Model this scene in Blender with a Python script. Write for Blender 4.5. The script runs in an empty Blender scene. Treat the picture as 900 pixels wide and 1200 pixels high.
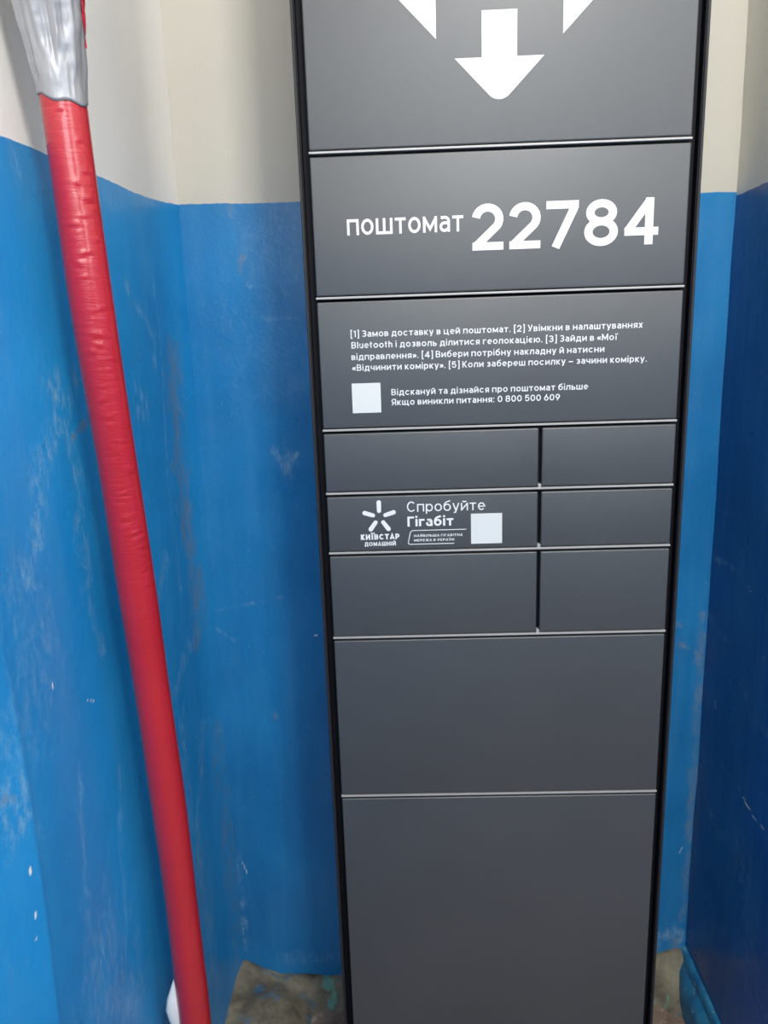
import bpy, bmesh, math, random
import numpy as np
from mathutils import Vector, Matrix

sc = bpy.context.scene
C = sc.collection
EYE = 1.28                      # camera height above the floor
XL, XR, YB = -0.483, 0.403, 0.30   # left wall, right wall, back wall
CEIL = 2.62

# ------------------------------------------------------------------ camera
cam_data = bpy.data.cameras.new('camera')
cam = bpy.data.objects.new('camera', cam_data); C.objects.link(cam)
r_ = Vector((0.99923719, 0.02169845, -0.03246875))
u_ = Vector((0.02662184, 0.22980537, 0.97287243))
w_ = Vector((-0.02857131, 0.97299469, -0.22905242))
m4 = Matrix((( r_.x, u_.x, -w_.x, -0.1213029),
             ( r_.y, u_.y, -w_.y, -0.98417322),
             ( r_.z, u_.z, -w_.z, EYE),
             (0, 0, 0, 1)))
cam.matrix_world = m4
cam_data.sensor_fit = 'VERTICAL'; cam_data.sensor_height = 36.0
cam_data.lens = 36.0 * 901.0 / 1200.0
cam_data.clip_start = 0.02
sc.camera = cam

# ------------------------------------------------------------------ world, lights, exposure
world = bpy.data.worlds.new('world'); sc.world = world; world.use_nodes = True
world.node_tree.nodes['Background'].inputs[0].default_value = (0.75, 0.85, 1.0, 1)
world.node_tree.nodes['Background'].inputs[1].default_value = 0.3

def area(name, loc, target, size, size_y, watts, col):
    l = bpy.data.lights.new(name, 'AREA'); l.shape = 'RECTANGLE'
    l.size = size; l.size_y = size_y; l.energy = watts; l.color = col
    o = bpy.data.objects.new(name, l); C.objects.link(o); o.location = loc
    o.rotation_euler = (Vector(target) - Vector(loc)).to_track_quat('-Z', 'Y').to_euler()
    return o
area('ceiling_lamp', (0.30, -1.40, 2.56), (0.00, -0.6, 0.4), 0.26, 0.22, 34, (1.0, 0.97, 0.90))
area('rear_fill', (0.10, -2.42, 2.00), (0.05, 0.2, 1.5), 1.0, 1.0, 24, (0.90, 0.95, 1.0))  # added soft fill behind the camera, also brightens the locker's upper panels

area('side_fill', (1.38, -1.65, 1.85), (-0.45, -0.2, 1.2), 1.1, 1.1, 17, (0.92, 0.95, 1.0))  # added fill from the right to lift the side walls, no seen source

sc.view_settings.view_transform = 'Standard'
sc.view_settings.look = 'None'
sc.view_settings.gamma = 1.0
sc.view_settings.use_curve_mapping = False
sc.view_settings.exposure = 0.0
try:
    sc.cycles.use_denoising = True
    sc.cycles.max_bounces = 8
except Exception:
    pass

# ------------------------------------------------------------------ helpers
def link_mesh(name, verts, faces, mat, parent=None, smooth=False, label=None, kind=None):
    me = bpy.data.meshes.new(name); me.from_pydata([tuple(v) for v in verts], [], [tuple(f) for f in faces])
    me.update()
    if smooth:
        for p in me.polygons: p.use_smooth = True
    if mat: me.materials.append(mat)
    o = bpy.data.objects.new(name, me); C.objects.link(o)
    if parent: o.parent = parent
    if label: o['label'] = label
    if kind: o['kind'] = kind
    return o

def link_bm(name, bm, mat, parent=None, smooth=False, label=None, kind=None):
    bmesh.ops.recalc_face_normals(bm, faces=bm.faces[:])
    me = bpy.data.meshes.new(name); bm.to_mesh(me); bm.free()
    if smooth:
        for p in me.polygons: p.use_smooth = True
    if mat: me.materials.append(mat)
    o = bpy.data.objects.new(name, me); C.objects.link(o)
    if parent: o.parent = parent
    if label: o['label'] = label
    if kind: o['kind'] = kind
    return o

def add_box(bm, x0, x1, y0, y1, z0, z1, bevel=0.0, seg=2):
    g = bmesh.ops.create_cube(bm, size=1.0)
    vs = g['verts']
    for v in vs:
        v.co = Vector((x0 if v.co.x < 0 else x1, y0 if v.co.y < 0 else y1, z0 if v.co.z < 0 else z1))
    if bevel > 0:
        es = list({e for v in vs for e in v.link_edges})
        bmesh.ops.bevel(bm, geom=es, offset=bevel, segments=seg, affect='EDGES', profile=0.6)

def thing(name, label, cat, loc, group=None):
    o = bpy.data.objects.new(name, None); C.objects.link(o); o.location = loc
    o.empty_display_size = 0.1
    o['label'] = label; o['category'] = cat
    if group: o['group'] = group
    return o

# ---- value noise in numpy
def _hash(ix, iy, seed):
    n = (ix * 374761393 + iy * 668265263 + seed * 1274126177) & 0xffffffff
    n = ((n ^ (n >> 13)) * 1274126177) & 0xffffffff
    return ((n ^ (n >> 16)) & 0xffff) / 65535.0
def vnoise(x, y, seed=0):
    x = np.asarray(x, float); y = np.asarray(y, float)
    ix = np.floor(x).astype(np.int64); iy = np.floor(y).astype(np.int64)
    fx = x - ix; fy = y - iy; fx = fx*fx*(3-2*fx); fy = fy*fy*(3-2*fy)
    a = _hash(ix, iy, seed); b = _hash(ix+1, iy, seed); c = _hash(ix, iy+1, seed); d = _hash(ix+1, iy+1, seed)
    return (a*(1-fx)+b*fx)*(1-fy)+(c*(1-fx)+d*fx)*fy - 0.5
def fbm(x, y, seed=0, octaves=3):
    s = 0; a = 1.0
    for k in range(octaves):
        s = s + a*vnoise(x*2**k, y*2**k, seed+k*17); a *= 0.5
    return s

# ------------------------------------------------------------------ materials
class NT:
    def __init__(self, name):
        self.m = bpy.data.materials.new(name); self.m.use_nodes = True
        self.t = self.m.node_tree; self.b = self.t.nodes['Principled BSDF']
    def n(self, typ, **kw):
        nd = self.t.nodes.new(typ)
        for k, v in kw.items(): setattr(nd, k, v)
        return nd
    def l(self, a, b): self.t.links.new(a, b)
    def noise(self, scale, detail=3, rough=0.5, vec=None, mapscale=None):
        tc = self.n('ShaderNodeTexCoord'); out = tc.outputs['Object']
        if mapscale:
            mp = self.n('ShaderNodeMapping'); mp.inputs['Scale'].default_value = mapscale
            self.l(out, mp.inputs['Vector']); out = mp.outputs['Vector']
        nz = self.n('ShaderNodeTexNoise'); nz.inputs['Scale'].default_value = scale
        nz.inputs['Detail'].default_value = detail; nz.inputs['Roughness'].default_value = rough
        self.l(out, nz.inputs['Vector']); return nz.outputs['Fac']
    def ramp(self, src, a, b, lo=0.0, hi=1.0):
        mr = self.n('ShaderNodeMapRange'); mr.inputs['From Min'].default_value = a; mr.inputs['From Max'].default_value = b
        mr.inputs['To Min'].default_value = lo; mr.inputs['To Max'].default_value = hi
        self.l(src, mr.inputs['Value']); return mr.outputs['Result']
    def mix(self, fac, a, b, mode='MIX'):
        mx = self.n('ShaderNodeMix', data_type='RGBA', blend_type=mode)
        for sock, v in ((0, fac), (6, a), (7, b)):
            if hasattr(v, 'is_output'): self.l(v, mx.inputs[sock])
            elif sock == 0: mx.inputs[0].default_value = v
            else: mx.inputs[sock].default_value = (*v, 1) if len(v) == 3 else v
        return mx.outputs[2]
    def math(self, op, a, b):
        mn = self.n('ShaderNodeMath', operation=op)
        for i, v in enumerate((a, b)):
            if hasattr(v, 'is_output'): self.l(v, mn.inputs[i])
            else: mn.inputs[i].default_value = v
        return mn.outputs[0]
    def bump(self, h, strength, dist):
        bp = self.n('ShaderNodeBump'); bp.inputs['Strength'].default_value = strength; bp.inputs['Distance'].default_value = dist
        self.l(h, bp.inputs['Height']); self.l(bp.outputs['Normal'], self.b.inputs['Normal'])

def simple(name, col, rough=0.5, metal=0.0, spec=0.5, bump=None, var=0.0, varscale=30):
    t = NT(name); t.b.inputs['Base Color'].default_value = (*col, 1)
    t.b.inputs['Roughness'].default_value = rough; t.b.inputs['Metallic'].default_value = metal
    t.b.inputs['Specular IOR Level'].default_value = spec
    if var:
        nz = t.noise(varscale, 4)
        f = t.ramp(nz, 0.3, 0.7)
        t.l(t.mix(f, tuple(c*(1-var) for c in col), tuple(min(1, c*(1+var)) for c in col)), t.b.inputs['Base Color'])
    if bump:
        t.bump(t.noise(bump[0], 3), bump[1], bump[2])
    return t.m

def paint_wall(name, blue, blue2, white, border):
    """oil-painted plaster: blue dado below a hand-cut line, off-white above; wear / grime / chip masks on the mesh"""
    t = NT(name)
    tc = t.n('ShaderNodeTexCoord'); sep = t.n('ShaderNodeSeparateXYZ'); t.l(tc.outputs['Object'], sep.inputs[0])
    att = t.n('ShaderNodeAttribute', attribute_name='marks'); ms = t.n('ShaderNodeSeparateColor'); t.l(att.outputs['Color'], ms.inputs[0])
    wear, grime, chip = ms.outputs[0], ms.outputs[1], ms.outputs[2]
    line = t.n('ShaderNodeAttribute', attribute_name='edge')       # height above the painted line, metres
    wob = t.ramp(t.noise(9, 3, 0.6), 0, 1, -0.004, 0.004)
    wob2 = t.ramp(t.noise(70, 2, 0.5), 0, 1, -0.0012, 0.0012)
    h = t.math('ADD', t.math('ADD', line.outputs['Fac'], wob), wob2)
    isw = t.ramp(h, -0.0006, 0.0006)
    big = t.ramp(t.noise(4.5, 3, 0.55), 0.32, 0.68)
    b0 = t.mix(big, blue, blue2)
    # vertical drag of the roller
    st = t.ramp(t.noise(30, 4, 0.6, mapscale=(1, 1, 0.12)), 0.45, 0.75)
    b0 = t.mix(t.math('MULTIPLY', st, 0.16), b0, (0.12, 0.33, 0.52))
    speck = t.ramp(t.noise(160, 3, 0.6, mapscale=(1, 1, 0.6)), 0.60, 0.72)
    b0 = t.mix(t.math('MULTIPLY', speck, 0.10), b0, (0.30, 0.50, 0.68))
    nw = t.ramp(t.noise(95, 6, 0.78, mapscale=(1, 1, 0.5)), 0.44, 0.64)
    wv = t.math('MULTIPLY', wear, nw)
    b1 = t.mix(t.math('MULTIPLY', wv, 0.8), b0, (0.40, 0.58, 0.68))
    ng = t.ramp(t.noise(70, 6, 0.75, mapscale=(1, 1, 0.4)), 0.38, 0.62)
    gv = t.math('MULTIPLY', grime, ng)
    b2 = t.mix(gv, b1, (0.19, 0.23, 0.26))
    b3 = t.mix(t.ramp(chip, 0.30, 0.75), b2, (0.85, 0.84, 0.78))
    wn = t.ramp(t.noise(3.0, 3, 0.5), 0.3, 0.7)
    w0 = t.mix(wn, tuple(c*0.94 for c in white), white)
    t.l(t.mix(isw, b3, w0), t.b.inputs['Base Color'])
    rb = t.ramp(t.noise(14, 3), 0.3, 0.7, 0.27, 0.42)
    rw = t.mix(isw, (0.5, 0.5, 0.5), (0.6, 0.6, 0.6))
    rr = t.math('MAXIMUM', t.math('MULTIPLY', t.math('SUBTRACT', 1.0, isw), rb), t.math('MULTIPLY', isw, 0.62))
    t.l(t.math('ADD', rr, t.math('MULTIPLY', gv, 0.25)), t.b.inputs['Roughness'])
    t.b.inputs['Specular IOR Level'].default_value = 0.4
    hh = t.math('ADD', t.math('MULTIPLY', t.noise(26, 4, 0.6), 1.0), t.math('MULTIPLY', t.noise(210, 2, 0.5), 0.22))
    hh = t.math('ADD', hh, t.math('MULTIPLY', t.math('SUBTRACT', 1.0, isw), 0.12))
    hh = t.math('SUBTRACT', hh, t.math('MULTIPLY', wv, 0.3))
    t.bump(hh, 0.35, 0.0022)
    return t.m

WHITE = (0.70, 0.675, 0.60)
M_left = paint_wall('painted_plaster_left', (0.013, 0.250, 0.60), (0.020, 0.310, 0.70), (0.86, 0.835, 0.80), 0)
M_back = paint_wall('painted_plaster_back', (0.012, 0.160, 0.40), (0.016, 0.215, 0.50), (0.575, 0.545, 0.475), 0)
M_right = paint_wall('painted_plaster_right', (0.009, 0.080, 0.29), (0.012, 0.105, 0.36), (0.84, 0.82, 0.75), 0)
M_room = simple('plain_plaster', (0.72, 0.70, 0.64), 0.7, bump=(40, 0.2, 0.002))
M_roomblue = simple('plain_blue_paint', (0.015, 0.20, 0.48), 0.4)
M_steel = simple('powder_coated_steel', (0.046, 0.050, 0.055), 0.46, 0.0, 0.85, bump=(900, 0.25, 0.0003), var=0.06, varscale=6)
M_black = simple('black_steel', (0.005, 0.005, 0.008), 0.6, 0.0, 0.15)
M_edge = simple('sheet_edge', (0.022, 0.021, 0.023), 0.5, 0.0, 0.25)
M_strip = simple('bare_metal_strip', (0.36, 0.355, 0.35), 0.45, 0.15)
M_print = simple('white_print', (0.70, 0.70, 0.72), 0.5)
M_sticker = simple('white_sticker', (0.60, 0.62, 0.62), 0.45)

# (wall, kind, strength, half width, points along the wall and up it): scuffs, stains and chips in the paint
MARKS = [
 ('L', 'wear', 0.55, 0.0132, [(-0.188, 1.233), (-0.183, 1.211), (-0.205, 1.178), (-0.232, 1.165), (-0.25, 1.134), (-0.275, 1.08), (-0.297, 1.053)]),
 ('L', 'wear', 0.9, 0.0033, [(-0.197, 1.237), (-0.18, 1.235), (-0.188, 1.22)]),
 ('L', 'wear', 0.4, 0.011, [(-0.125, 1.243), (-0.174, 1.192), (-0.158, 1.133), (-0.161, 1.086), (-0.158, 1.015)]),
 ('L', 'wear', 0.4, 0.0077, [(-0.172, 1.01), (-0.16, 0.953), (-0.147, 0.927)]),
 ('L', 'wear', 0.25, 0.033, [(-0.317, 1.051), (-0.284, 0.986), (-0.336, 0.931)]),
 ('L', 'wear', 0.5, 0.0154, [(-0.369, 0.876), (-0.364, 0.847)]),
 ('L', 'grime', 0.7, 0.0033, [(-0.38, 0.881), (-0.366, 0.873)]),
 ('L', 'chip', 1, 0.0044, [(-0.363, 0.798), (-0.363, 0.793)]),
 ('L', 'chip', 1, 0.0033, [(-0.365, 0.75), (-0.366, 0.747)]),
 ('L', 'chip', 1, 0.0033, [(-0.276, 0.943), (-0.275, 0.94)]),
 ('L', 'chip', 0.6, 0.0033, [(-0.208, 0.892), (-0.187, 0.88)]),
 ('L', 'chip', 0.8, 0.0033, [(-0.37, 0.726), (-0.371, 0.724)]),
 ('L', 'wear', 0.3, 0.0055, [(-0.245, 0.83), (-0.26, 0.736), (-0.268, 0.655), (-0.263, 0.617)]),
 ('L', 'wear', 0.35, 0.0055, [(-0.141, 0.766), (-0.164, 0.663), (-0.175, 0.598), (-0.186, 0.545), (-0.226, 0.51)]),
 ('L', 'wear', 0.35, 0.0066, [(-0.199, 1.467), (-0.206, 1.44)]),
 ('L', 'wear', 0.3, 0.044, [(-0.202, 0.473), (-0.25, 0.593)]),
 ('L', 'wear', 0.55, 0.0088, [(0.066, 1.346), (0.094, 1.328), (0.131, 1.312), (0.158, 1.276), (0.157, 1.246)]),
 ('L', 'wear', 0.5, 0.0044, [(0.178, 1.385), (0.187, 1.301), (0.183, 1.226), (0.159, 1.073), (0.172, 0.962), (0.173, 0.891)]),
 ('L', 'wear', 0.5, 0.011, [(0.069, 1.207), (0.09, 1.184), (0.049, 1.188)]),
 ('L', 'wear', 0.55, 0.0121, [(0.115, 0.951), (0.078, 0.93)]),
 ('L', 'wear', 0.45, 0.0099, [(0.246, 0.796), (0.156, 0.781), (0.098, 0.751)]),
 ('L', 'wear', 0.6, 0.011, [(0.212, 0.63), (0.189, 0.546), (0.134, 0.501), (0.13, 0.423)]),
 ('L', 'wear', 0.35, 0.0176, [(0.118, 0.682), (0.105, 0.538), (0.139, 0.349), (0.148, 0.109)]),
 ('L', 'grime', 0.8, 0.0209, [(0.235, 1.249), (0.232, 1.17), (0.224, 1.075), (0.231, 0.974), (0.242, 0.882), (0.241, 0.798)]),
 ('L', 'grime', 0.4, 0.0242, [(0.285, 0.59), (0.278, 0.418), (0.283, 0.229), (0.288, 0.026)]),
 ('L', 'grime', 0.35, 0.033, [(0.139, 0.433), (0.116, 0.107)]),
 ('L', 'grime', 0.9, 0.0044, [(-0.095, 1.196), (-0.13, 1.187), (-0.154, 1.178)]),
 ('L', 'grime', 0.8, 0.0066, [(0.233, 1.087), (0.246, 1.05)]),
 ('B', 'wear', 0.5, 0.0088, [(-0.33, 1.091), (-0.321, 1.068), (-0.314, 1.039)]),
 ('B', 'wear', 0.6, 0.0033, [(-0.301, 1.084), (-0.312, 1.071)]),
 ('B', 'grime', 1.0, 0.0044, [(-0.369, 1.404), (-0.377, 1.394), (-0.376, 1.378)]),
 ('B', 'wear', 0.5, 0.0033, [(-0.367, 1.362), (-0.359, 1.356)]),
 ('B', 'grime', 0.5, 0.0033, [(-0.388, 1.48), (-0.386, 1.466)]),
 ('B', 'wear', 0.6, 0.0055, [(-0.482, 1.475), (-0.481, 1.457), (-0.481, 1.421)]),
 ('B', 'wear', 0.4, 0.0033, [(-0.481, 1.408), (-0.486, 1.274), (-0.484, 1.205), (-0.486, 1.047)]),
 ('B', 'wear', 0.22, 0.0033, [(-0.468, 0.807), (-0.407, 0.816), (-0.345, 0.828)]),
 ('B', 'chip', 0.7, 0.0022, [(-0.29, 0.755), (-0.287, 0.755)]),
 ('B', 'wear', 0.1, 0.0286, [(-0.361, 1.442), (-0.311, 1.363), (-0.291, 1.465)]),
 ('B', 'wear', 0.1, 0.044, [(-0.385, 1.298), (-0.36, 1.257), (-0.321, 1.214)]),
 ('B', 'wear', 0.25, 0.0033, [(-0.343, 1.304), (-0.287, 1.306)]),
 ('B', 'wear', 0.3, 0.0044, [(-0.471, 0.774), (-0.435, 0.749)]),
 ('B', 'grime', 0.5, 0.0033, [(-0.372, 0.6), (-0.371, 0.593)]),
 ('B', 'wear', 0.45, 0.0077, [(-0.474, 0.31), (-0.466, 0.195), (-0.466, 0.096)]),
 ('B', 'chip', 0.6, 0.0033, [(-0.455, 0.291), (-0.447, 0.262)]),
 ('B', 'wear', 0.2, 0.0099, [(-0.393, 0.066), (-0.274, 0.069)]),
 ('B', 'chip', 0.4, 0.0022, [(-0.342, 0.088), (-0.343, 0.08)]),
 ('B', 'grime', 0.8, 0.0055, [(0.357, 0.724), (0.363, 0.719)]),
 ('B', 'grime', 0.6, 0.0044, [(0.35, 0.763), (0.355, 0.758)]),
 ('B', 'grime', 0.9, 0.0044, [(0.388, 0.706), (0.393, 0.694)]),
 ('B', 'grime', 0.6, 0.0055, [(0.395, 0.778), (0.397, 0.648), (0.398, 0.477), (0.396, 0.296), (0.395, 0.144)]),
 ('B', 'chip', 0.6, 0.0033, [(0.38, 0.296), (0.386, 0.311)]),
 ('B', 'wear', 0.5, 0.0198, [(0.356, 0.105), (0.389, 0.109)]),
 ('B', 'grime', 0.8, 0.0242, [(0.358, 0.055), (0.399, 0.065)]),
 ('R', 'wear', 0.7, 0.0033, [(0.292, 0.884), (0.236, 0.89), (0.185, 0.891)]),
 ('R', 'chip', 0.7, 0.0022, [(0.155, 0.878), (0.145, 0.874)]),
 ('R', 'chip', 0.9, 0.0022, [(0.114, 0.538), (0.08, 0.532), (0.042, 0.533)]),
 ('R', 'wear', 0.5, 0.0033, [(0.23, 0.553), (0.184, 0.54), (0.133, 0.553), (0.123, 0.533)]),
 ('R', 'wear', 0.35, 0.0044, [(0.314, 0.788), (0.257, 0.763), (0.201, 0.763)]),
 ('R', 'wear', 0.25, 0.0066, [(0.266, 0.446), (0.199, 0.415), (0.16, 0.436)]),
 ('R', 'chip', 0.7, 0.0022, [(0.245, 0.642), (0.239, 0.629)]),
 ('R', 'chip', 0.8, 0.0022, [(-0.009, 0.29), (-0.014, 0.29)]),
 ('R', 'wear', 0.3, 0.0055, [(0.155, 0.718), (0.112, 0.681), (0.055, 0.684)]),
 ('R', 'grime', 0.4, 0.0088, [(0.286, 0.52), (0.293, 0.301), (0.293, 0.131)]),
 ('R', 'wear', 0.4, 0.0033, [(0.264, 0.971), (0.231, 0.974)]),
 ('R', 'chip', 0.6, 0.0022, [(0.093, 0.792), (0.088, 0.79)]),
 ('R', 'wear', 0.22, 0.033, [(0.102, 0.447), (0.006, 0.247)]),
]


def seg_dist(px, py, pts):
    d = np.full(px.shape, 1e9)
    for (ax, ay), (bx, by) in zip(pts[:-1], pts[1:]):
        vx, vy = bx-ax, by-ay; L = vx*vx+vy*vy+1e-12
        t = np.clip(((px-ax)*vx+(py-ay)*vy)/L, 0, 1)
        d = np.minimum(d, np.hypot(px-(ax+t*vx), py-(ay+t*vy)))
    return d

def wall_grid(name, which, us, zs, pos, edge_fn, disp, mat, flip):
    """us = coordinates along the wall, zs = heights"""
    U, Z = np.meshgrid(us, zs)
    D = disp(U, Z)
    P = pos(U, Z, D).reshape(-1, 3)
    nu, nz = len(us), len(zs)
    idx = np.arange(nu*nz).reshape(nz, nu)
    a, b, c, d = idx[:-1, :-1].ravel(), idx[:-1, 1:].ravel(), idx[1:, 1:].ravel(), idx[1:, :-1].ravel()
    F = np.stack([a, b, c, d] if not flip else [d, c, b, a], 1)
    me = bpy.data.meshes.new(name); me.from_pydata(P.tolist(), [], F.tolist()); me.update()
    me.polygons.foreach_set('use_smooth', [True]*len(me.polygons))
    me.materials.append(mat)
    ch = {'wear': np.zeros(U.shape), 'grime': np.zeros(U.shape), 'chip': np.zeros(U.shape)}
    for wl, k, s, wd, pts in MARKS:
        if wl != which: continue
        wdd = max(wd, 0.004)*(1.5 if k != 'chip' and wd > 0.0045 else (0.75 if k == 'chip' else 1.0))
        dd = seg_dist(U, Z, pts) + fbm(U*70, Z*45, 5, 3)*wdd*(1.3 if k != 'chip' else 0.4)
        ch[k] = np.maximum(ch[k], s*np.clip(1.15-dd/wdd, 0, 1))
    col = np.stack([ch['wear'].ravel(), ch['grime'].ravel(), ch['chip'].ravel(), np.ones(U.size)], 1)
    at = me.color_attributes.new('marks', 'FLOAT_COLOR', 'POINT'); at.data.foreach_set('color', col.ravel().astype(np.float32))
    ed = me.attributes.new('edge', 'FLOAT', 'POINT'); ed.data.foreach_set('value', (Z-edge_fn(U)).ravel().astype(np.float32))
    o = bpy.data.objects.new(name, me); C.objects.link(o); o['kind'] = 'structure'
    return o

def spaced(parts):
    out = []
    for a, b, s in parts:
        n = max(1, int(round((b-a)/s))); out += list(np.linspace(a, b, n, endpoint=False))
    out.append(parts[-1][1]); return np.array(out)

# ------------------------------------------------------------------ the setting
def left_disp(Y, Z):
    d = 0.0012*fbm(Y*5, Z*3.2, 3, 3)
    # the plaster turns slightly along an upright line, low down towards the viewer
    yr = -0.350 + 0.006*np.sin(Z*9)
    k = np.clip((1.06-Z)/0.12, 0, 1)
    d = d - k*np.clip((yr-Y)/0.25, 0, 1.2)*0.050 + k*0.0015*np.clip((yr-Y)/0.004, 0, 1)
    # the inside corner is filled in to a narrow chamfer
    c = np.clip((Y-0.215)/0.085, 0, 1)
    d = d + 0.016*c*c
    return d
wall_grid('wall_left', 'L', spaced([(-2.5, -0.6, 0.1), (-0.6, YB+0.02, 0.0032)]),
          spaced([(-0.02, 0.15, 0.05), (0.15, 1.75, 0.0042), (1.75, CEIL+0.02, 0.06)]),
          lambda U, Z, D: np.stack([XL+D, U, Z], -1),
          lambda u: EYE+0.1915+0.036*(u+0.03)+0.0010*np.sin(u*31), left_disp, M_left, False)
def back_disp(X, Z):
    return 0.0018*fbm(X*6+4, Z*4, 11, 3)
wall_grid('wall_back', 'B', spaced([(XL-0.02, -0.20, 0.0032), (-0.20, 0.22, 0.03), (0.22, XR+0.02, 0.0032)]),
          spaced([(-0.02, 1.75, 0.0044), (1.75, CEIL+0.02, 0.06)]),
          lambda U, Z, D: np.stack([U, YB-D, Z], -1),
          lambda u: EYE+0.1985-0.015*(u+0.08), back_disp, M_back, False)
YR0 = -0.10
def right_disp(Y, Z):
    return 0.0025*fbm(Y*6+9, Z*4, 23, 3)
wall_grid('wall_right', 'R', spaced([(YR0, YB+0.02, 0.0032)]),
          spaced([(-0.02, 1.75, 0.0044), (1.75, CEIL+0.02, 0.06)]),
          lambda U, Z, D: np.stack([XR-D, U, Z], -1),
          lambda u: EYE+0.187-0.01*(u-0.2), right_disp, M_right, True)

def two_tone(name, p0, p1):
    """plain far wall: off-white over blue, quads from p0 to p1 (x, y)"""
    z = 1.47
    vs = [(*p0, 0), (*p1, 0), (*p1, z), (*p0, z), (*p1, CEIL), (*p0, CEIL)]
    o = link_mesh(name, vs, [(0, 1, 2, 3), (3, 2, 4, 5)], M_roomblue, kind='structure')
    o.data.materials.append(M_room); o.data.polygons[1].material_index = 1
    return o
two_tone('wall_return', (XR, YR0), (1.45, YR0))
two_tone('wall_far_right', (1.45, YR0), (1.45, -2.5))
two_tone('wall_front', (1.45, -2.5), (XL, -2.5))
bm = bmesh.new(); add_box(bm, XL-0.05, 1.5, -2.55, YB+0.05, CEIL, CEIL+0.05)
link_bm('ceiling', bm, M_room, kind='structure')

# floor: worn red-brown oil paint over screed
t = NT('worn_floor')
f1 = t.ramp(t.noise(14, 5, 0.65), 0.35, 0.65)
c1 = t.mix(f1, (0.13, 0.075, 0.055), (0.27, 0.20, 0.15))
c2 = t.mix(t.ramp(t.noise(45, 4, 0.7), 0.58, 0.68), c1, (0.42, 0.36, 0.28))
t.l(c2, t.b.inputs['Base Color']); t.b.inputs['Roughness'].default_value = 0.6
t.bump(t.noise(60, 4, 0.6), 0.5, 0.004); M_floor = t.m
xs = spaced([(XL-0.02, 1.5, 0.03)]); ys = spaced([(-2.5, 0.0, 0.08), (0.0, YB+0.02, 0.006)])
X, Y = np.meshgrid(xs, ys)
Zf = 0.002*fbm(X*20, Y*20, 2, 3)
idx = np.arange(X.size).reshape(X.shape)
F = np.stack([idx[:-1, :-1].ravel(), idx[:-1, 1:].ravel(), idx[1:, 1:].ravel(), idx[1:, :-1].ravel()], 1)
link_mesh('floor', np.stack([X, Y, Zf-0.002], -1).reshape(-1, 3).tolist(), F.tolist(), M_floor, smooth=True, kind='structure')

# mortar left in the corners, smeared with paint
t = NT('smeared_mortar')
f1 = t.ramp(t.noise(16, 4, 0.6), 0.35, 0.65)
c1 = t.mix(f1, (0.08, 0.065, 0.045), (0.24, 0.215, 0.15))
c2 = t.mix(t.math('MULTIPLY', t.ramp(t.noise(20, 3, 0.6), 0.56, 0.66), 0.6), c1, (0.02, 0.14, 0.28))
c3 = t.mix(t.math('MULTIPLY', t.ramp(t.noise(22, 2, 0.5, mapscale=(1.3, 1, 0.7)), 0.60, 0.68), 0.7), c2, (0.10, 0.36, 0.30))
t.l(c3, t.b.inputs['Base Color']); t.b.inputs['Roughness'].default_value = 0.7
t.bump(t.noise(90, 4, 0.6), 0.5, 0.003); M_mortar = t.m
def heap(name, x0, x1, y0, y1, fn, step=0.0035):
    xs = spaced([(x0, x1, step)]); ys = spaced([(y0, y1, step)])
    X, Y = np.meshgrid(xs, ys); Z = fn(X, Y)
    idx = np.arange(X.size).reshape(X.shape)
    keep = (Z > -0.004)
    F = np.stack([idx[:-1, :-1].ravel(), idx[:-1, 1:].ravel(), idx[1:, 1:].ravel(), idx[1:, :-1].ravel()], 1)
    F = F[keep.ravel()[F].any(1)]
    used = np.unique(F); remap = -np.ones(X.size, int); remap[used] = np.arange(len(used))
    V = np.stack([X, Y, Z], -1).reshape(-1, 3)[used]
    return link_mesh(name, V.tolist(), remap[F].tolist(), M_mortar, smooth=True, kind='structure')
def left_heap(X, Y):
    a = 0.040*np.exp(-((YB-Y)/0.040)**2)                    # fillet along the back wall
    b = 0.045*np.exp(-((X-XL)/0.05)**2)*np.clip((Y+0.05)/0.2, 0, 1)
    c = 0.055*np.exp(-(((X+0.40)/0.055)**2+((Y-0.225)/0.05)**2))
    return a+b+c-0.012+0.010*fbm(X*28, Y*28, 7, 3)
heap('trim_1', XL, -0.20, 0.0, YB, left_heap)
def right_heap(X, Y):
    a = 0.075*np.exp(-((YB-Y)/0.035)**2)
    c = 0.035*np.exp(-(((X-0.40)/0.05)**2+((Y-0.27)/0.05)**2))
    return a+c-0.012+0.010*fbm(X*28+3, Y*28, 9, 3)
heap('trim_2', 0.20, XR, 0.14, YB, right_heap)

# painted skirting on the right wall: a rough rounded ledge
t = NT('painted_skirting')
f1 = t.ramp(t.noise(20, 4, 0.6), 0.4, 0.62)
c1 = t.mix(f1, (0.012, 0.13, 0.30), (0.03, 0.22, 0.38))
c2 = t.mix(t.ramp(t.noise(70, 4, 0.7), 0.64, 0.70), c1, (0.50, 0.50, 0.42))
t.l(c2, t.b.inputs['Base Color']); t.b.inputs['Roughness'].default_value = 0.45
t.bump(t.noise(60, 4, 0.6), 0.5, 0.003); M_skirt = t.m
prof = [(0.026, -0.01), (0.024, 0.03), (0.021, 0.055), (0.012, 0.064), (0.008, 0.070), (0.009, 0.082), (0.004, 0.090), (-0.012, 0.094)]
vs, fs = [], []
ysk = np.linspace(YR0, YB, 120)
for i, y in enumerate(ysk):
    for j, (dx, z) in enumerate(prof):
        nn = 0.004*float(fbm(y*30, j*0.9, 31, 2))
        vs.append((XR-dx-nn, y, z+nn))
n = len(prof)
for i in range(len(ysk)-1):
    for j in range(n-1): fs.append((i*n+j, (i+1)*n+j, (i+1)*n+j+1, i*n+j+1))
link_mesh('baseboard_right', vs, fs, M_skirt, smooth=True, kind='structure')

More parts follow.
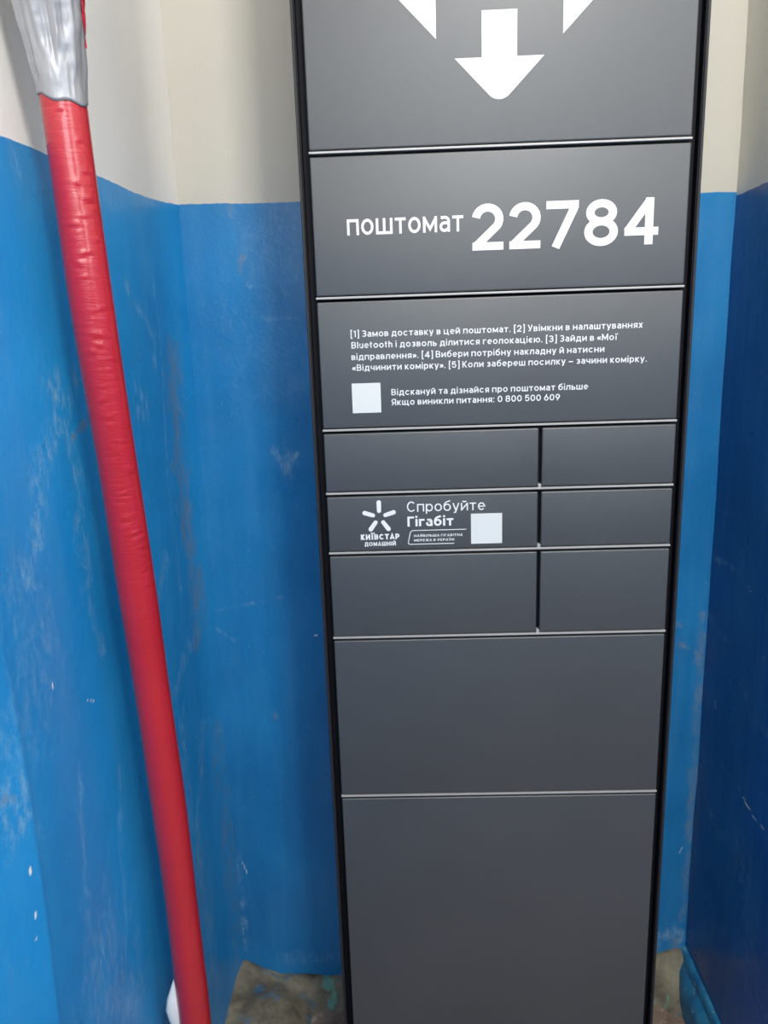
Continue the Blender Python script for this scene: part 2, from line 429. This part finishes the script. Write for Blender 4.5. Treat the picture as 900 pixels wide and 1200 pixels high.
# ------------------------------------------------------------------ stroke lettering
class Strokes:
    def __init__(self): self.v = []; self.f = []
    def ribbon(self, pts, w, closed=False):
        P = [Vector(p) for p in pts]
        if closed and (P[0]-P[-1]).length < 1e-6: P = P[:-1]
        n = len(P); base = len(self.v)
        for i in range(n):
            if closed: a, b = P[i-1], P[(i+1) % n]; d1 = P[i]-a; d2 = b-P[i]
            else:
                d1 = P[i]-P[i-1] if i > 0 else P[1]-P[0]
                d2 = P[i+1]-P[i] if i < n-1 else P[-1]-P[-2]
            d1 = d1.normalized(); d2 = d2.normalized()
            n1 = Vector((-d1.y, d1.x)); n2 = Vector((-d2.y, d2.x)); m = (n1+n2)
            if m.length < 1e-4: m = n1
            m.normalize(); k = 1/max(0.42, m.dot(n1))
            self.v.append(P[i]+m*(w/2*k)); self.v.append(P[i]-m*(w/2*k))
        for i in range(n-1+(1 if closed else 0)):
            a = base+2*i; b = base+2*((i+1) % n)
            self.f.append((a, a+1, b+1, b))
    def disc(self, x, y, r):
        base = len(self.v)
        for k in range(12): self.v.append(Vector((x+r*math.cos(k*math.pi/6), y+r*math.sin(k*math.pi/6))))
        self.f.append(tuple(range(base, base+12)))
    def poly(self, pts):
        base = len(self.v); self.v += [Vector(p) for p in pts]; self.f.append(tuple(range(base, base+len(pts))))

def ell(x0, y0, x1, y1, a0, a1, n=None):
    n = n or max(4, int(abs(a1-a0)/15))
    cx, cy, rx, ry = (x0+x1)/2, (y0+y1)/2, (x1-x0)/2, (y1-y0)/2
    return [(cx+rx*math.cos(math.radians(a0+(a1-a0)*i/n)), cy+ry*math.sin(math.radians(a0+(a1-a0)*i/n))) for i in range(n+1)]

def glyph(ch, w):
    """strokes (point lists) and advance box width; cap height 1, x-height 0.74"""
    t = w/2; lo = ch
    low = ch.islower() and ch not in 'lthб'
    H = 0.74 if low else 1.0
    u = ch.upper() if ch in 'взийклмнптцчшщьюяїiжгдс' else ch
    k = 0.86 if low else 1.0        # lowercase a little narrower
    T = H-t; M = H/2
    def B(b): return b*k
    if ch in '.,':
        s = [[(t*1.1, 0), (t*1.1, w*1.1)]] if ch == '.' else [[(t*1.6, w*1.1), (t*0.5, -w)]]
        return s, w*1.3
    if ch == ':': return [[(t*1.1, 0), (t*1.1, w*1.1)], [(t*1.1, 0.55), (t*1.1, 0.55+w*1.1)]], w*1.3
    if ch == '[': return [[(t+0.18, 1.05), (t, 1.05), (t, -0.15), (t+0.18, -0.15)]], 0.26
    if ch == ']': return [[(t, 1.05), (t+0.16, 1.05), (t+0.16, -0.15), (t, -0.15)]], 0.26
    if ch == '«': return [[(0.24, 0.6), (0.05, 0.36), (0.24, 0.12)], [(0.48, 0.6), (0.29, 0.36), (0.48, 0.12)]], 0.5
    if ch == '»': return [[(0.05, 0.6), (0.24, 0.36), (0.05, 0.12)], [(0.29, 0.6), (0.48, 0.36), (0.29, 0.12)]], 0.5
    if ch == '–': return [[(0, 0.38), (0.62, 0.38)]], 0.62
    # digits
    if ch == '1': return [[(0.02, 0.80), (0.24, 1-t), (0.26, 1-t), (0.26, 0)]], 0.26+t
    if ch == '2':
        b = 0.66
        a = ell(t, 0.42, b-t, 1-t, 172, -38)
        return [a+[(t*1.2, t*1.25)], [(0.01, t), (b, t)]], b
    if ch == '3': return [ell(t, 0.5, 0.62-t, 1-t, 160, -90)+[(0.24, 0.5)], [(0.24, 0.5)]+ell(t, t, 0.66-t, 0.52, 90, -165)], 0.66
    if ch == '4':
        b = 0.72
        return [[(b*0.73-t*0.05, 1.0-t*0.75), (t*0.9, 0.20+t)], [(0.02, 0.20+t), (b, 0.20+t)], [(b*0.73, 1.0), (b*0.73, 0)]], b
    if ch == '5': return [[(0.60, 1-t), (0.14, 1-t), (0.10, 0.52)]+ell(t, t, 0.66-t, 0.64, 130, -160)], 0.66
    if ch == '6': return [ell(t, t, 0.66-t, 0.62, 0, 360), [(t*1.1, 0.38), (0.42, 1.0)]], 0.66
    if ch == '9': return [ell(t, 0.38, 0.66-t, 1-t, 0, 360), [(0.66-t*1.1, 0.62), (0.24, 0)]], 0.66
    if ch == '7': return [[(0, 1-t), (0.67, 1-t)], [(0.67-t*1.05, 1-t*1.75), (0.20, 0.0)]], 0.68
    if ch == '8':
        b = 0.70
        return [ell(t+0.03, 0.53, b-t-0.03, 1-t, 0, 360), ell(t, t, b-t, 0.53, 0, 360)], b
    if ch == '0': return [ell(t, t, 0.68-t, 1-t, 0, 360)], 0.68
    # latin
    if ch == 'B': ch = u = 'В'
    if ch == 'l': return [[(t, 0), (t, 1.0)]], w
    if ch == 'u': return [[(t, 0.74), (t, 0.28)]+ell(t, t, 0.56-t, 0.50, 180, 360)+[(0.56-t, 0.74)], [(0.56-t, 0.3), (0.56-t, 0)]], 0.56
    if ch == 't': return [[(0.14, 0.95), (0.14, 0.2)]+ell(0.14, t, 0.36, 0.3, 180, 270), [(0, 0.74-t), (0.34, 0.74-t)]], 0.36
    if ch == 'h': return [[(t, 0), (t, 1.0)], [(t, 0.4)]+ell(t, 0.24, 0.56-t, 0.74-t, 180, 0)+[(0.56-t, 0)]], 0.56
    # shared round ones
    if ch in 'оo': return [ell(t, t, 0.66-t, T, 0, 360)], 0.66
    if ch in 'О': return [ell(t, t, 0.88-t, T, 0, 360)], 0.88
    if ch in 'еe': return [[(t, M), (0.64-t, M)]+ell(t, t, 0.64-t, T, 0, 318)], 0.64
    if ch == 'є': return [ell(t, t, 0.62-t, T, 40, 320), [(t, M), (0.42, M)]], 0.58
    if ch == 'а':
        return [[(t*1.1, T-0.01), (0.30, T)]+ell(0.10, T-0.36, 0.56-t, T, 85, 0)+[(0.56-t, 0)], [(0.56-t, 0.42), (0.26, 0.42)]+ell(t, t, 0.44, 0.42, 90, 270)+[(0.30, t), (0.56-t, 0.16)]], 0.56
    if ch == 'р': return [ell(t, t, 0.64-t, T, 0, 360), [(t, T+t), (t, -0.22)]], 0.64
    if ch == 'у': return [[(t*0.8, H), (0.30, 0.02)], [(0.60-t*0.8, H), (0.26, -0.14), (0.10, -0.22+t)]], 0.60
    if ch == 'х': return [[(t, H), (0.58-t, 0)], [(0.58-t, H), (t, 0)]], 0.58
    if ch == 'б': return [ell(t, t, 0.66-t, 0.70-t, 0, 360), [(t, 0.34), (t, 0.52)]+ell(t, 0.10, 0.80, 0.90, 165, 110)+[(0.60, 0.98)]], 0.66
    if ch in 'і': return [[(t, 0), (t, 0.74)], [(t, 0.86), (t, 0.86+w*1.05)]], w
    if ch == 'ї': return [[(t+0.06, 0), (t+0.06, 0.74)], [(0, 0.92), (w*1.1, 0.92)], [(w*1.1+0.07, 0.92), (w*2.2+0.07, 0.92)]], w+0.14
    if ch == 'Ї': return [[(t+0.06, 0), (t+0.06, 1)], [(-0.02, 1.17), (w, 1.17)], [(w+0.08, 1.17), (w*2+0.10, 1.17)]], w+0.12
    if ch == 'І': return [[(t, 0), (t, 1)]], w
    # cyrillic forms that share a shape in both cases
    if u == 'В': b = B(0.66); return [[(b-0.26*k-t, T), (t, T), (t, t), (b-0.24*k-t, t)], ell(b-0.5*k, M, b-t-0.03, T, 90, -90), ell(b-0.5*k, t, b-t, M, 90, -90), [(t, M), (b-0.25*k, M)]], b
    if u == 'З': b = B(0.64); return [ell(t, M, b-t-0.02, T, 150, -90)+[(b*0.35, M)], ell(t, t, b-t, M, 90, -150)], b
    if u == 'И' or ch == 'й' or ch == 'Й' or u == 'Й':
        b = B(0.74); s = [[(t, H), (t, 0)], [(t, t*0.8), (b-t, H-t*0.8)], [(b-t, H), (b-t, 0)]]
        if u == 'Й': s.append(ell(b*0.25, H+0.10, b*0.75, H+0.32, 190, 350))
        return s, b
    if u == 'К': b = B(0.66); return [[(t, 0), (t, H)], [(t, M), (b*0.36, M)], [(b-t*0.9, H), (b*0.34, M), (b-t*0.8, 0)]], b
    if u == 'Л': b = B(0.72); return [[(0.0, t), (b*0.14, t), (b*0.26, T), (b-t, T), (b-t, 0)]], b
    if u == 'М': b = B(0.88); return [[(t, 0), (t, H)], [(t, T), (b/2, H*0.22), (b-t, T)], [(b-t, 0), (b-t, H)]], b
    if u == 'Н': b = B(0.74); return [[(t, 0), (t, H)], [(b-t, 0), (b-t, H)], [(t, M), (b-t, M)]], b
    if u == 'П': b = B(0.74); return [[(t, 0), (t, T), (b-t, T), (b-t, 0)]], b
    if u == 'С': b = B(0.80); return [ell(t, t, b-t, T, 42, 318)], b*0.95
    if u == 'Т': b = B(0.68); return [[(0, T), (b, T)], [(b/2, T), (b/2, 0)]], b
    if u == 'Г': b = B(0.56); return [[(t, 0), (t, T), (b, T)]], b
    if u == 'Ц': b = B(0.78); return [[(t, H), (t, t), (b, t), (b, -0.17)], [(b-0.12, H), (b-0.12, t)]], b+t
    if u == 'Ч': b = B(0.68); return [[(t, H), (t, M+0.04), (t+0.06, M-0.06), (b-t, M-0.06)], [(b-t, H), (b-t, 0)]], b
    if u == 'Ш': b = B(1.04); return [[(t, H), (t, t), (b-t, t), (b-t, H)], [(b/2, H), (b/2, t)]], b
    if u == 'Щ': b = B(1.10); return [[(t, H), (t, t), (b, t), (b, -0.17)], [(b-0.12, H), (b-0.12, t)], [(b/2-0.04, H), (b/2-0.04, t)]], b+t
    if u == 'Ь': b = B(0.64); return [[(t, H), (t, t), (b*0.6, t)], ell(b*0.3, t, b-t, H*0.56, -90, 90)+[(t, H*0.56)]], b
    if u == 'Ю': b = B(1.05); return [[(t, 0), (t, H)], [(t, M), (b*0.4, M)], ell(b*0.36, t, b-t, T, 0, 360)], b
    if u == 'Я': b = B(0.66); return [[(b-t, 0), (b-t, T), (b*0.45, T)], ell(t, H*0.40, b*0.75, T, 90, 270), [(b*0.4, H*0.40), (b-t, H*0.40)], [(b*0.5, H*0.4), (t*0.8, 0)]], b
    if u == 'Ж': b = B(1.0); return [[(b/2, 0), (b/2, H)], [(t, H), (b*0.36, M), (t, 0)], [(b-t, H), (b*0.64, M), (b-t, 0)], [(b*0.36, M), (b*0.64, M)]], b
    if u == 'Д': b = B(0.84); return [[(t, -0.16), (t, t), (b-t, t), (b-t, -0.16)], [(b*0.20, t), (b*0.30, T), (b*0.80, T), (b*0.80, t)]], b
    if ch == 'У': return [[(t, 1), (0.36, 0.32)], [(0.70-t, 1), (0.34, 0.12), (0.12, t)]], 0.70
    if ch == 'А': return [[(t*0.8, 0), (0.38, 1-t*0.4), (0.76-t*0.8, 0)], [(0.18, 0.28), (0.58, 0.28)]], 0.76
    if ch == 'Р': return [[(t, 0), (t, T), (0.36, T)], ell(0.1, 0.40, 0.66-t, T, 90, -90)+[(t, 0.40)]], 0.66
    if ch == 'Е': return [[(0.58, T), (t, T), (t, t), (0.58, t)], [(t, M), (0.52, M)]], 0.60
    if ch == 'Б': return [[(0.58, T), (t, T), (t, t), (0.36, t)], ell(0.1, t, 0.66-t, 0.56, -90, 90)+[(t, 0.56)]], 0.66
    raise ValueError('no glyph ' + ch)

def write_line(S, text, x0, x1, z, cap, weight, gap=0.17, skew=0.0):
    """one line of lettering, baseline z, from x0 to x1, cap height in metres"""
    pen = 0.0; items = []
    for ch in text:
        if ch == ' ': pen += 0.30; continue
        st, adv = glyph(ch, weight); items.append((pen, st)); pen += adv+gap
    total = pen-gap
    sx = (x1-x0)/total
    for p, st in items:
        for s in st:
            closed = len(s) > 3 and (Vector(s[0])-Vector(s[-1])).length < 1e-6
            tmp = Strokes(); tmp.ribbon(s, weight, closed)
            base = len(S.v)
            S.v += [Vector((x0+(p+v.x+skew*v.y)*sx, z+v.y*cap)) for v in tmp.v]
            S.f += [tuple(base+i for i in f) for f in tmp.f]

def print_obj(name, S, parent, mat=None, y=-0.0004, label=None):
    # each stroke lies a hair above the one before, so overlaps never coincide
    grp = list(range(len(S.v)))
    def root(i):
        while grp[i] != i: grp[i] = grp[grp[i]]; i = grp[i]
        return i
    for f in S.f:
        for i in f[1:]: grp[root(i)] = root(f[0])
    order = {}
    for i in range(len(S.v)): order.setdefault(root(i), len(order))
    vs = [(v.x, y-0.00003*(order[root(i)] % 6), v.y) for i, v in enumerate(S.v)]
    fs = []
    for f in S.f:      # face the viewer (-y)
        a = 0
        for i in range(len(f)):
            p, q = S.v[f[i]], S.v[f[(i+1) % len(f)]]; a += p.x*q.y-q.x*p.y
        fs.append(f if a > 0 else tuple(reversed(f)))
    o = link_mesh(name, vs, fs, mat or M_print, parent, label=label)
    return o

# ------------------------------------------------------------------ the parcel locker
W = 0.225
locker = thing('parcel_locker', 'tall dark grey parcel locker column with white lettering between the blue walls', 'locker', (0, 0, 0))
bm = bmesh.new()
add_box(bm, -0.2385, -0.2350, -0.0005, 0.27, 0.02, 1.955, 0.0006, 1)
add_box(bm, 0.2350, 0.2385, -0.0005, 0.27, 0.02, 1.955, 0.0006, 1)
add_box(bm, -0.2350, 0.2350, 0.262, 0.27, 0.02, 1.955)
add_box(bm, -0.2350, 0.2350, -0.0005, 0.262, 1.9515, 1.955, 0.0006, 1)
link_bm('casing', bm, M_edge, locker)
bm = bmesh.new()
add_box(bm, -0.2350, 0.2350, 0.014, 0.03, 0.06, 1.9515)
add_box(bm, -0.2350, -0.2335, 0.0015, 0.014, 0.06, 1.9515)
add_box(bm, 0.2335, 0.2350, 0.0015, 0.014, 0.06, 1.9515)
link_bm('inner_frame', bm, M_black, locker)
bm = bmesh.new(); add_box(bm, -0.2345, 0.2345, 0.012, 0.26, 0.0, 0.062, 0.002, 1)
link_bm('plinth', bm, M_black, locker)

gz = [EYE+v for v in (0.2077, 0.0409, -0.1230, -0.2062, -0.2874, -0.4080, -0.6519)]
def leaf(name, x0, x1, z0, z1, tilt=0.0, label=None):
    bm = bmesh.new(); add_box(bm, x0, x1, 0.0, 0.0125, z0, z1, 0.0020, 3)
    zc = (z0+z1)/2
    if tilt:
        for v in bm.verts: v.co.y += (v.co.z-zc)*tilt
    o = link_bm(name, bm, M_steel, locker, label=label)
    for p in o.data.polygons: p.use_smooth = True
    try: o.data.set_sharp_from_angle(angle=math.radians(60))
    except Exception: pass
    return o
g = 0.0030        # door edge to gap centre
vgx = 0.0533
header = leaf('header_panel', -W, W, gz[0]+g, 1.949, 0, 'plain panel with large white arrow emblem')
number = leaf('number_panel', -W, W, gz[1]+g, gz[0]-g-0.001, 0, 'panel with large white number')
info = leaf('instruction_panel', -W, W, gz[2]+g, gz[1]-g-0.001, 0, 'panel with four lines of white instructions')
doors = []
for a, b in ((2, 3), (3, 4), (4, 5)):
    for x0, x1 in ((-W, vgx-0.0022), (vgx+0.0022, W)):
        doors.append(leaf('door', x0, x1, gz[b]+g, gz[a]-g-0.001))
doors[2]['label'] = 'door with white advertising print'
leaf('door', -W, W, gz[6]+g, gz[5]-g-0.001, 0, 'full width door')
leaf('door', -W, W, 0.066, gz[6]-g-0.001, 0, 'tall bottom door')
for k, z in enumerate(gz):
    bm = bmesh.new()
    add_box(bm, -0.2255, 0.2255, -0.0006, 0.014, z-0.0007, z+0.0019, 0.0005, 2)
    if k in (3, 4, 5):                       # small catch at the foot of the upright gap
        add_box(bm, vgx-0.0022, vgx+0.0022, 0.0004, 0.010, z+0.001, z+0.0062, 0.001, 2)
    link_bm('divider_strip', bm, M_strip, locker)
for k in range(3):
    bm = bmesh.new(); add_box(bm, vgx-0.0022, vgx+0.0022, 0.009, 0.014, gz[3+k]+0.002, gz[2+k]-0.001)
    link_bm('mullion', bm, M_black, locker)

# emblem on the header: arrows and triangles cut from one diamond
h = 0.160; zc = 1.5312+h
def emblem():
    S = Strokes()
    for s in (-1, 1):      # arrows up and down
        tip = []
        for k in range(9):
            a = math.radians(-45+90*k/8); tip.append((math.sin(a)*0.0165, zc+s*(h-0.0165*math.sqrt(2)+math.cos(a)*0.0165+0.0)))
        arr = [(-0.0515, zc+s*(h-0.0515)), *tip, (0.0515, zc+s*(h-0.0515))]
        S.poly(arr)
        S.poly([(-0.0202, zc+s*0.0602), (-0.0202, zc+s*(h-0.051)), (0.0202, zc+s*(h-0.051)), (0.0202, zc+s*0.0602)])
        S.poly([(s*0.0724, zc-(h-0.0724)), (s*0.0724, zc+(h-0.0724)), (s*(h-0.012), zc+0.012), (s*(h-0.004), zc), (s*(h-0.012), zc-0.012)])
    S.poly([(-0.073, zc-0.022), (0.073, zc-0.022), (0.073, zc+0.022), (-0.073, zc+0.022)])
    return S
print_obj('emblem', emblem(), header)

S = Strokes(); write_line(S, 'поштомат', -0.1835, -0.0430, 1.3941, 0.0248, 0.135, gap=0.13); print_obj('lettering', S, number)
S = Strokes(); write_line(S, '22784', -0.0328, 0.1905, 1.3714, 0.0532, 0.172, gap=0.115); print_obj('number', S, number)
S = Strokes()
for txt, a, b, z in (('[1] Замов доставку в цей поштомат. [2] Увімкни в налаштуваннях', -0.1845, 0.1770, 1.2736),
                     ('Bluetooth і дозволь ділитися геолокацією. [3] Зайди в «Мої', -0.1840, 0.1461, 1.2598),
                     ('відправлення». [4] Вибери потрібну накладну й натисни', -0.1846, 0.1308, 1.2456),
                     ('«Відчинити комірку». [5] Коли забереш посилку – зачини комірку.', -0.1841, 0.1841, 1.2321)):
    write_line(S, txt, a, b, z, 0.0080, 0.150, gap=0.16)
print_obj('lettering', S, info)
S = Strokes()
write_line(S, 'Відскануй та дізнайся про поштомат більше', -0.1357, 0.1120, 1.2002, 0.0080, 0.150, gap=0.16)
write_line(S, 'Якщо виникли питання: 0 800 500 609', -0.1359, 0.0770, 1.1876, 0.0080, 0.150, gap=0.16)
print_obj('lettering', S, info)
S = Strokes(); S.poly([(-0.1858, 1.1790), (-0.1493, 1.1790), (-0.1493, 1.2165), (-0.1858, 1.2165)])
print_obj('sticker', S, info, M_sticker, label='small blank white square sticker')

ad = doors[2]
S = Strokes()
for k in range(5):
    a = math.radians(90+72*k); cx, cz = -0.1567, 1.0415
    r0, r1, wd = 0.0085, 0.0200, 0.0060
    dx, dz = math.cos(a), math.sin(a)
    pts = []
    for q in range(9):
        b = a-math.pi/2+math.pi*q/8; pts.append((cx+dx*r1+math.cos(b)*wd/2, cz+dz*r1+math.sin(b)*wd/2))
    for q in range(9):
        b = a+math.pi/2+math.pi*q/8; pts.append((cx+dx*r0+math.cos(b)*wd/2*0.9, cz+dz*r0+math.sin(b)*wd/2*0.9))
    S.poly(pts)
print_obj('emblem', S, ad)
S = Strokes()
write_line(S, 'КИЇВСТАР', -0.1820, -0.1308, 1.0110, 0.0076, 0.24, gap=0.14)
write_line(S, 'ДОМАШНІЙ', -0.1773, -0.1358, 1.0024, 0.0055, 0.22, gap=0.16)
write_line(S, 'Спробуйте', -0.1199, -0.0178, 1.0476, 0.0140, 0.115, gap=0.15)
write_line(S, 'Гігабіт', -0.1197, -0.0592, 1.0278, 0.0134, 0.185, gap=0.12)
write_line(S, 'НАЙБІЛЬША ГІГАБІТНА', -0.1117, -0.0475, 1.0133, 0.0032, 0.19, gap=0.2, skew=0.1)
write_line(S, 'МЕРЕЖА В УКРАЇНІ', -0.1117, -0.0588, 1.0072, 0.0032, 0.19, gap=0.2, skew=0.1)
S.ribbon([(-0.0425, 1.0222), (-0.1130, 1.0222), (-0.1155, 1.0208), (-0.1164, 1.0190), (-0.1192, 1.0062), (-0.1190, 1.0044), (-0.1172, 1.0034), (-0.0585, 1.0034)], 0.0010)
print_obj('lettering', S, ad)
S = Strokes(); S.poly([(-0.0362, 1.0020), (0.0046, 1.0020), (0.0046, 1.0430), (-0.0362, 1.0430)])
print_obj('sticker', S, ad, M_sticker, label='small blank white square sticker')

# ------------------------------------------------------------------ the red wrapped pipe
t = NT('red_plastic_film')
f = t.ramp(t.noise(7, 3), 0.3, 0.7)
t.l(t.mix(f, (0.42, 0.010, 0.020), (0.50, 0.016, 0.030)), t.b.inputs['Base Color'])
t.b.inputs['Roughness'].default_value = 0.34; t.b.inputs['Specular IOR Level'].default_value = 0.6
t.b.inputs['Coat Weight'].default_value = 0.5; t.b.inputs['Coat Roughness'].default_value = 0.12
t.bump(t.noise(70, 4, 0.65, mapscale=(0.5, 0.5, 3.2)), 0.45, 0.0018); M_red = t.m
t = NT('silver_tape')
t.b.inputs['Base Color'].default_value = (0.37, 0.37, 0.385, 1); t.b.inputs['Metallic'].default_value = 0.35
t.b.inputs['Roughness'].default_value = 0.36
t.bump(t.noise(35, 4, 0.6, mapscale=(1, 1, 0.45)), 0.4, 0.003); M_tape = t.m
M_foam = simple('white_foam', (0.80, 0.80, 0.80), 0.7, bump=(80, 0.4, 0.002))
M_pipe = simple('steel_pipe', (0.20, 0.19, 0.18), 0.5, 0.6)

PX = [(1.345, -0.239), (0.45, -0.2285), (0.34, -0.214), (0.219, -0.205), (0.158, -0.203), (0.0, -0.192), (-0.09, -0.178), (-0.185, -0.167),
      (-0.287, -0.157), (-0.375, -0.148), (-0.52, -0.135), (-0.664, -0.126), (-0.80, -0.122), (-0.922, -0.120), (-1.10, -0.117), (-1.282, -0.115)]
zz = np.array([p[0] for p in PX])[::-1]; yy = np.array([p[1] for p in PX])[::-1]
def pipe_c(z):       # z relative to eye
    zs = z+np.array([-0.06, -0.03, 0, 0.03, 0.06])
    return -0.430, float(np.interp(zs, zz, yy).mean())
pipe = thing('wrapped_pipe', 'red film wrapped riser pipe with silver tape standing along the left wall', 'pipe', (-0.43, -0.115, 0))
def tube(name, z0, z1, step, rad, mat, seg=64, top=False):
    n = int((z1-z0)/step)+1; vs = []; fs = []
    for i in range(n+1):
        z = z0+(z1-z0)*i/n; cx, cy = pipe_c(z)
        for k in range(seg):
            a = 2*math.pi*k/seg; r = rad(z, a)
            vs.append((cx+r*math.cos(a)+0.43, cy+r*math.sin(a)+0.115, z+EYE))
    for i in range(n):
        for k in range(seg):
            k2 = (k+1) % seg; fs.append((i*seg+k, i*seg+k2, (i+1)*seg+k2, (i+1)*seg+k))
    fs.append(tuple(range(seg-1, -1, -1))); fs.append(tuple(range(n*seg, (n+1)*seg)))
    o = link_mesh(name, vs, fs, mat, pipe, smooth=True)
    return o
rng = random.Random(4)
dents = []
z = 0.235
while z > -1.2:
    low = z < -0.30
    dents.append((z, -1.05+rng.uniform(-0.55, 0.55), rng.uniform(0.10, 0.45) if not low else rng.uniform(0.1, 0.25), rng.uniform(0.0016, 0.0034),
                  rng.uniform(0.4, 1.0)*(0.22 if low else 1.0), rng.uniform(-0.006, 0.006)))
    z -= rng.uniform(0.006, 0.030)*(2.5 if low else 1.0)
def red_r(z, a):
    r = 0.0209+0.0004*math.sin(z*21+1.0)
    for dz, da, wa, wz, am, sl in dents:
        if abs(z-dz) < 0.012:
            d = (a-da+math.pi) % (2*math.pi)-math.pi
            if abs(d) < 3*wa:
                t_ = (z-dz-sl*d)/wz
                r += 0.0009*am*math.exp(-(d/wa)**2)*(math.exp(-t_*t_)-0.9*math.exp(-(t_+1.4)**2))
    return r
tube('red_sleeve', -1.281, 1.33, 0.0016 if False else 0.0022, lambda z, a: red_r(z, a) if z < 0.26 else 0.0209, M_red, 72)
# silver tape, baggy over a joint, gathered at its lower edge
def tape_low(a):      # lower edge height by angle
    return 0.2190-0.007*math.sin(a+1.0+1.2)+0.0015*math.sin(5*a)
def tape(name):
    seg = 120; n = 90; vs = []; fs = []
    for i in range(n+1):
        q = i/n
        for k in range(seg):
            a = 2*math.pi*k/seg; z = tape_low(a)+(0.46-tape_low(a))*q
            cx, cy = pipe_c(z)
            s = min(1, max(0, (z-0.215)/0.13)); e = min(1, max(0, (0.46-z)/0.10))
            r = 0.0216+0.0125*(s*s*(3-2*s))*(e*e*(3-2*e))
            left = max(0, math.cos(a-math.radians(200)))
            r += 0.0015*left*s*e
            # lengthwise folds
            fo = 0
            for fa, fw, fam, z0, z1 in ((-1.75, 0.10, 0.0022, .25, .6), (-1.35, 0.07, -0.0030, .24, .6), (-1.12, 0.06, 0.0024, .25, .6), (-0.86, 0.06, -0.0022, .26, .6), (-0.6, 0.1, 0.0014, .23, .6), (-2.2, 0.12, -0.0014, .22, .5), (-2.5, 0.08, 0.0018, .22, .6), (-0.95, 0.05, 0.002, .21, .245), (-0.7, 0.05, 0.0022, .21, .24)):
                d = (a-fa-(z-0.3)*0.9*(1 if fa < -2 else -0.3)+math.pi) % (2*math.pi)-math.pi
                win = min(1, max(0, (z-z0)/0.015))*min(1, max(0, (z1-z)/0.03))
                fo += fam*math.exp(-(d/fw)**2)*win
            r += fo*min(1, q*9+0.15) + (0.0024*float(fbm(a*2.4+3, z*26, 41, 3))+0.0010*float(fbm(a*1.5+7, z*110, 43, 2)))*min(1, q*9+0.1)
            vs.append((cx+r*math.cos(a)+0.43, cy+r*math.sin(a)+0.115, z+EYE))
    for i in range(n):
        for k in range(seg):
            k2 = (k+1) % seg; fs.append((i*seg+k, i*seg+k2, (i+1)*seg+k2, (i+1)*seg+k))
    o = link_mesh(name, vs, fs, M_tape, pipe, smooth=True, label='crumpled silver tape')
    m = o.modifiers.new('thick', 'SOLIDIFY'); m.thickness = 0.0008; m.offset = -1
tape('tape_wrap')
# strip of red film showing along the right flank of the tape
vs, fs = [], []
n = 60
for i in range(n+1):
    z = 0.262+(0.45-0.262)*i/n; cx, cy = pipe_c(z)
    s = min(1, max(0, (z-0.215)/0.13)); r = 0.0222+0.0125*(s*s*(3-2*s))+0.0006+0.0018*min(1, i/25)
    wa = 0.30*min(1, i/14)
    for j in range(7):
        a = 0.18-0.34*wa/0.30+wa*(j/6-0.5)*1.1; rr = r+0.0006*math.sin(z*260+j) - 0.001*abs(j-3)/3
        vs.append((cx+rr*math.cos(a)+0.43, cy+rr*math.sin(a)+0.115, z+EYE))
for i in range(n):
    for j in range(6): fs.append((i*7+j, i*7+j+1, (i+1)*7+j+1, (i+1)*7+j))
link_mesh('film_strip', vs, fs, M_red, pipe, smooth=True, label='red film beside the tape')
# torn white insulation bulging out behind the film, near the floor
vs, fs = [], []
prof = [(-0.832, .017, .002), (-0.850, .024, .005), (-0.870, .031, .008), (-0.888, .034, .009), (-0.905, .032, .008), (-0.925, .028, .006), (-0.950, .026, .006), (-0.985, .025, .006), (-1.02, .024, .005), (-1.05, .016, .003)]
n = 12
for z, off, th in prof:
    off *= 1.12
    cx, cy = pipe_c(z)
    for k in range(n):
        a = 2*math.pi*k/n
        px = -math.cos(math.radians(22))*off*0.5; py = -math.sin(math.radians(22))*off*0.5
        ux, uy = -math.cos(math.radians(22)), -math.sin(math.radians(22))
        vs.append((cx+px+ux*math.cos(a)*off*0.5-uy*math.sin(a)*th+0.43, cy+py+uy*math.cos(a)*off*0.5+ux*math.sin(a)*th+0.115+0.004, z+EYE+0.004*math.sin(a)))
for i in range(len(prof)-1):
    for k in range(n):
        k2 = (k+1) % n; fs.append((i*n+k, i*n+k2, (i+1)*n+k2, (i+1)*n+k))
fs.append(tuple(range(n))); fs.append(tuple(range(len(prof)*n-1, (len(prof)-1)*n-1, -1)))
link_mesh('insulation', vs, fs, M_foam, pipe, smooth=True, label='torn white insulation')
